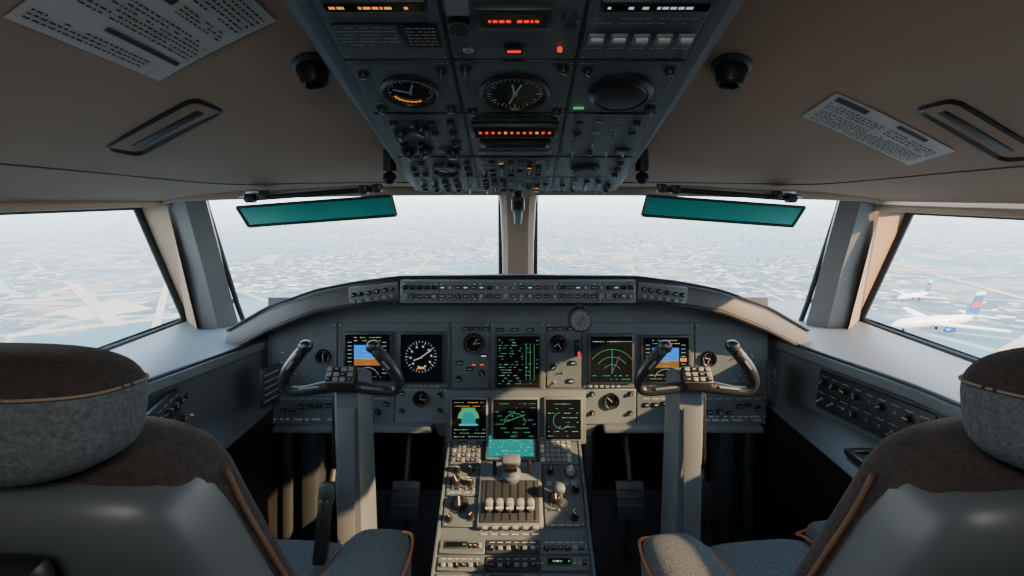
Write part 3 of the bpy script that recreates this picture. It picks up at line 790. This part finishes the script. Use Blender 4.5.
PLW=mat('airliner_white',(.75,.75,.75),.4,var=.02); PLB=mat('airliner_blue',(.02,.10,.30),.4); PLR=mat('airliner_red',(.5,.04,.05),.4)
b=B()
for i in range(900):
    y=U(1300,3600)*F; x=U(-.6,.6)*y
    w,d,h=U(4,11)*F,U(4,11)*F,U(2,5)*F
    b.box((x,y,-H+h/2),(w,d,h),random.choice([BLD,BLD2,BLD]),rot=RZ(random.choice([12,12,57])))
b.build('city_buildings',ang=20)
b=B(T(0,0,-H+.05))
zz=[.05]
def strip(x0,y0,x1,y1,w):
    x0,y0,x1,y1,w=[q*F for q in (x0,y0,x1,y1,w)]
    d=Vector((x1-x0,y1-y0,0)).normalized(); n=Vector((-d.y,d.x,0))*w/2
    zz[0]+=.06
    b.quad([(x0-n.x,y0-n.y,zz[0]),(x1-n.x,y1-n.y,zz[0]),(x1+n.x,y1+n.y,zz[0]),(x0+n.x,y0+n.y,zz[0])],SNOW)
strip(-1100,860,-640,1130,26); strip(-1000,1150,-610,780,22); strip(-720,720,-560,840,26); strip(-1250,980,-800,930,16); strip(-820,1200,-500,700,12)
strip(620,640,1500,1240,34); strip(900,700,1100,1500,20)
b.quad([(-800*F,880*F,0),(-700*F,820*F,0),(-640*F,900*F,0),(-760*F,980*F,0)],SNOW)
b.build('runway')
def plane(x,y,rot,Lg):
    b=B(T(x,y,-H+Lg*.09)@RZ(rot)@Matrix.Scale(Lg,4))
    prof=[(-.5,.004,.03),(-.42,.02,.02),(-.3,.04,.008),(-.1,.048,0),(.25,.048,0),(.4,.042,-.003),(.47,.025,-.01),(.5,.006,-.014)]
    b.loft([[(p[0],p[1]*math.cos(a*math.pi/8),p[2]+p[1]*math.sin(a*math.pi/8)) for a in range(16)] for p in prof],PLW)
    for s_ in (-1,1):
        b.slab([(.12,s_*.03,-.02),(-.06,s_*.03,-.02),(-.2,s_*.46,.01),(-.15,s_*.47,.01)],(0,0,.012),PLW)
        b.slab([(-.38,s_*.01,.03),(-.46,s_*.01,.03),(-.5,s_*.17,.035),(-.46,s_*.17,.035)],(0,0,.008),PLW)
        b.lathe([(.018,0),(.024,.04),(.018,.1)],PLB,T(.0,s_*.15,-.04)@RY(90),14)
        b.cyl((-.05,s_*.05,-.09),.012,.06,BLACK)
    b.cyl((.38,0,-.09),.01,.06,BLACK)
    b.slab([(-.32,-.006,.035),(-.47,-.006,.035),(-.56,-.006,.24),(-.47,-.006,.24)],(0,.012,0),PLB)
    b.slab([(-.38,-.007,.11),(-.505,-.007,.11),(-.53,-.007,.16),(-.43,-.007,.16)],(0,.014,0),PLR)
    b.slab([(-.455,-.007,.22),(-.555,-.007,.22),(-.565,-.007,.25),(-.475,-.007,.25)],(0,.014,0),PLW)
    b.build('parked_airliner')
plane(226,292,203,30); plane(185,226,192,48)

# ------------------------------------------------------------------ world, lights, camera
w=bpy.data.worlds.new('sky'); bpy.context.scene.world=w; w.use_nodes=True; nt=w.node_tree; nt.nodes.clear()
N=nt.nodes.new; L=nt.links.new
o=N('ShaderNodeOutputWorld'); bg=N('ShaderNodeBackground'); tc=N('ShaderNodeTexCoord'); sx=N('ShaderNodeSeparateXYZ'); rp=N('ShaderNodeValToRGB')
L(tc.outputs['Generated'],sx.inputs[0]); L(sx.outputs[2],rp.inputs[0]); L(rp.outputs[0],bg.inputs[0]); L(bg.outputs[0],o.inputs[0])
rp.color_ramp.elements[0].position=0; rp.color_ramp.elements[0].color=(1,.985,.97,1)
rp.color_ramp.elements[1].position=.6; rp.color_ramp.elements[1].color=(.60,.77,1,1)
bg.inputs[1].default_value=6.6
sd=bpy.data.lights.new('sun','SUN'); sd.energy=19; sd.color=(1,.56,.27); sd.angle=.012
so=bpy.data.objects.new('sun',sd); bpy.context.collection.objects.link(so)
so.rotation_euler=Vector((1.1,-.55,.50)).to_track_quat('Z','Y').to_euler()
ad=bpy.data.lights.new('cabin_fill_light','AREA'); ad.energy=14; ad.size=.5; ad.color=(1,.93,.87)  # added fill lamp, unseen behind the camera, to brighten the cabin
ao=bpy.data.objects.new('cabin_fill_light',ad); bpy.context.collection.objects.link(ao); ao.location=(0,-.5,.44)
ao.rotation_euler=(math.radians(20),0,0)
cd=bpy.data.cameras.new('camera'); co=bpy.data.objects.new('camera',cd); bpy.context.collection.objects.link(co)
cd.sensor_width=36; cd.lens=18; cd.shift_x=-6/1024; cd.shift_y=-93/1024; cd.clip_start=.02; cd.clip_end=200000
co.location=(0,0,0); co.rotation_euler=(math.radians(90),0,0)
bpy.context.scene.camera=co
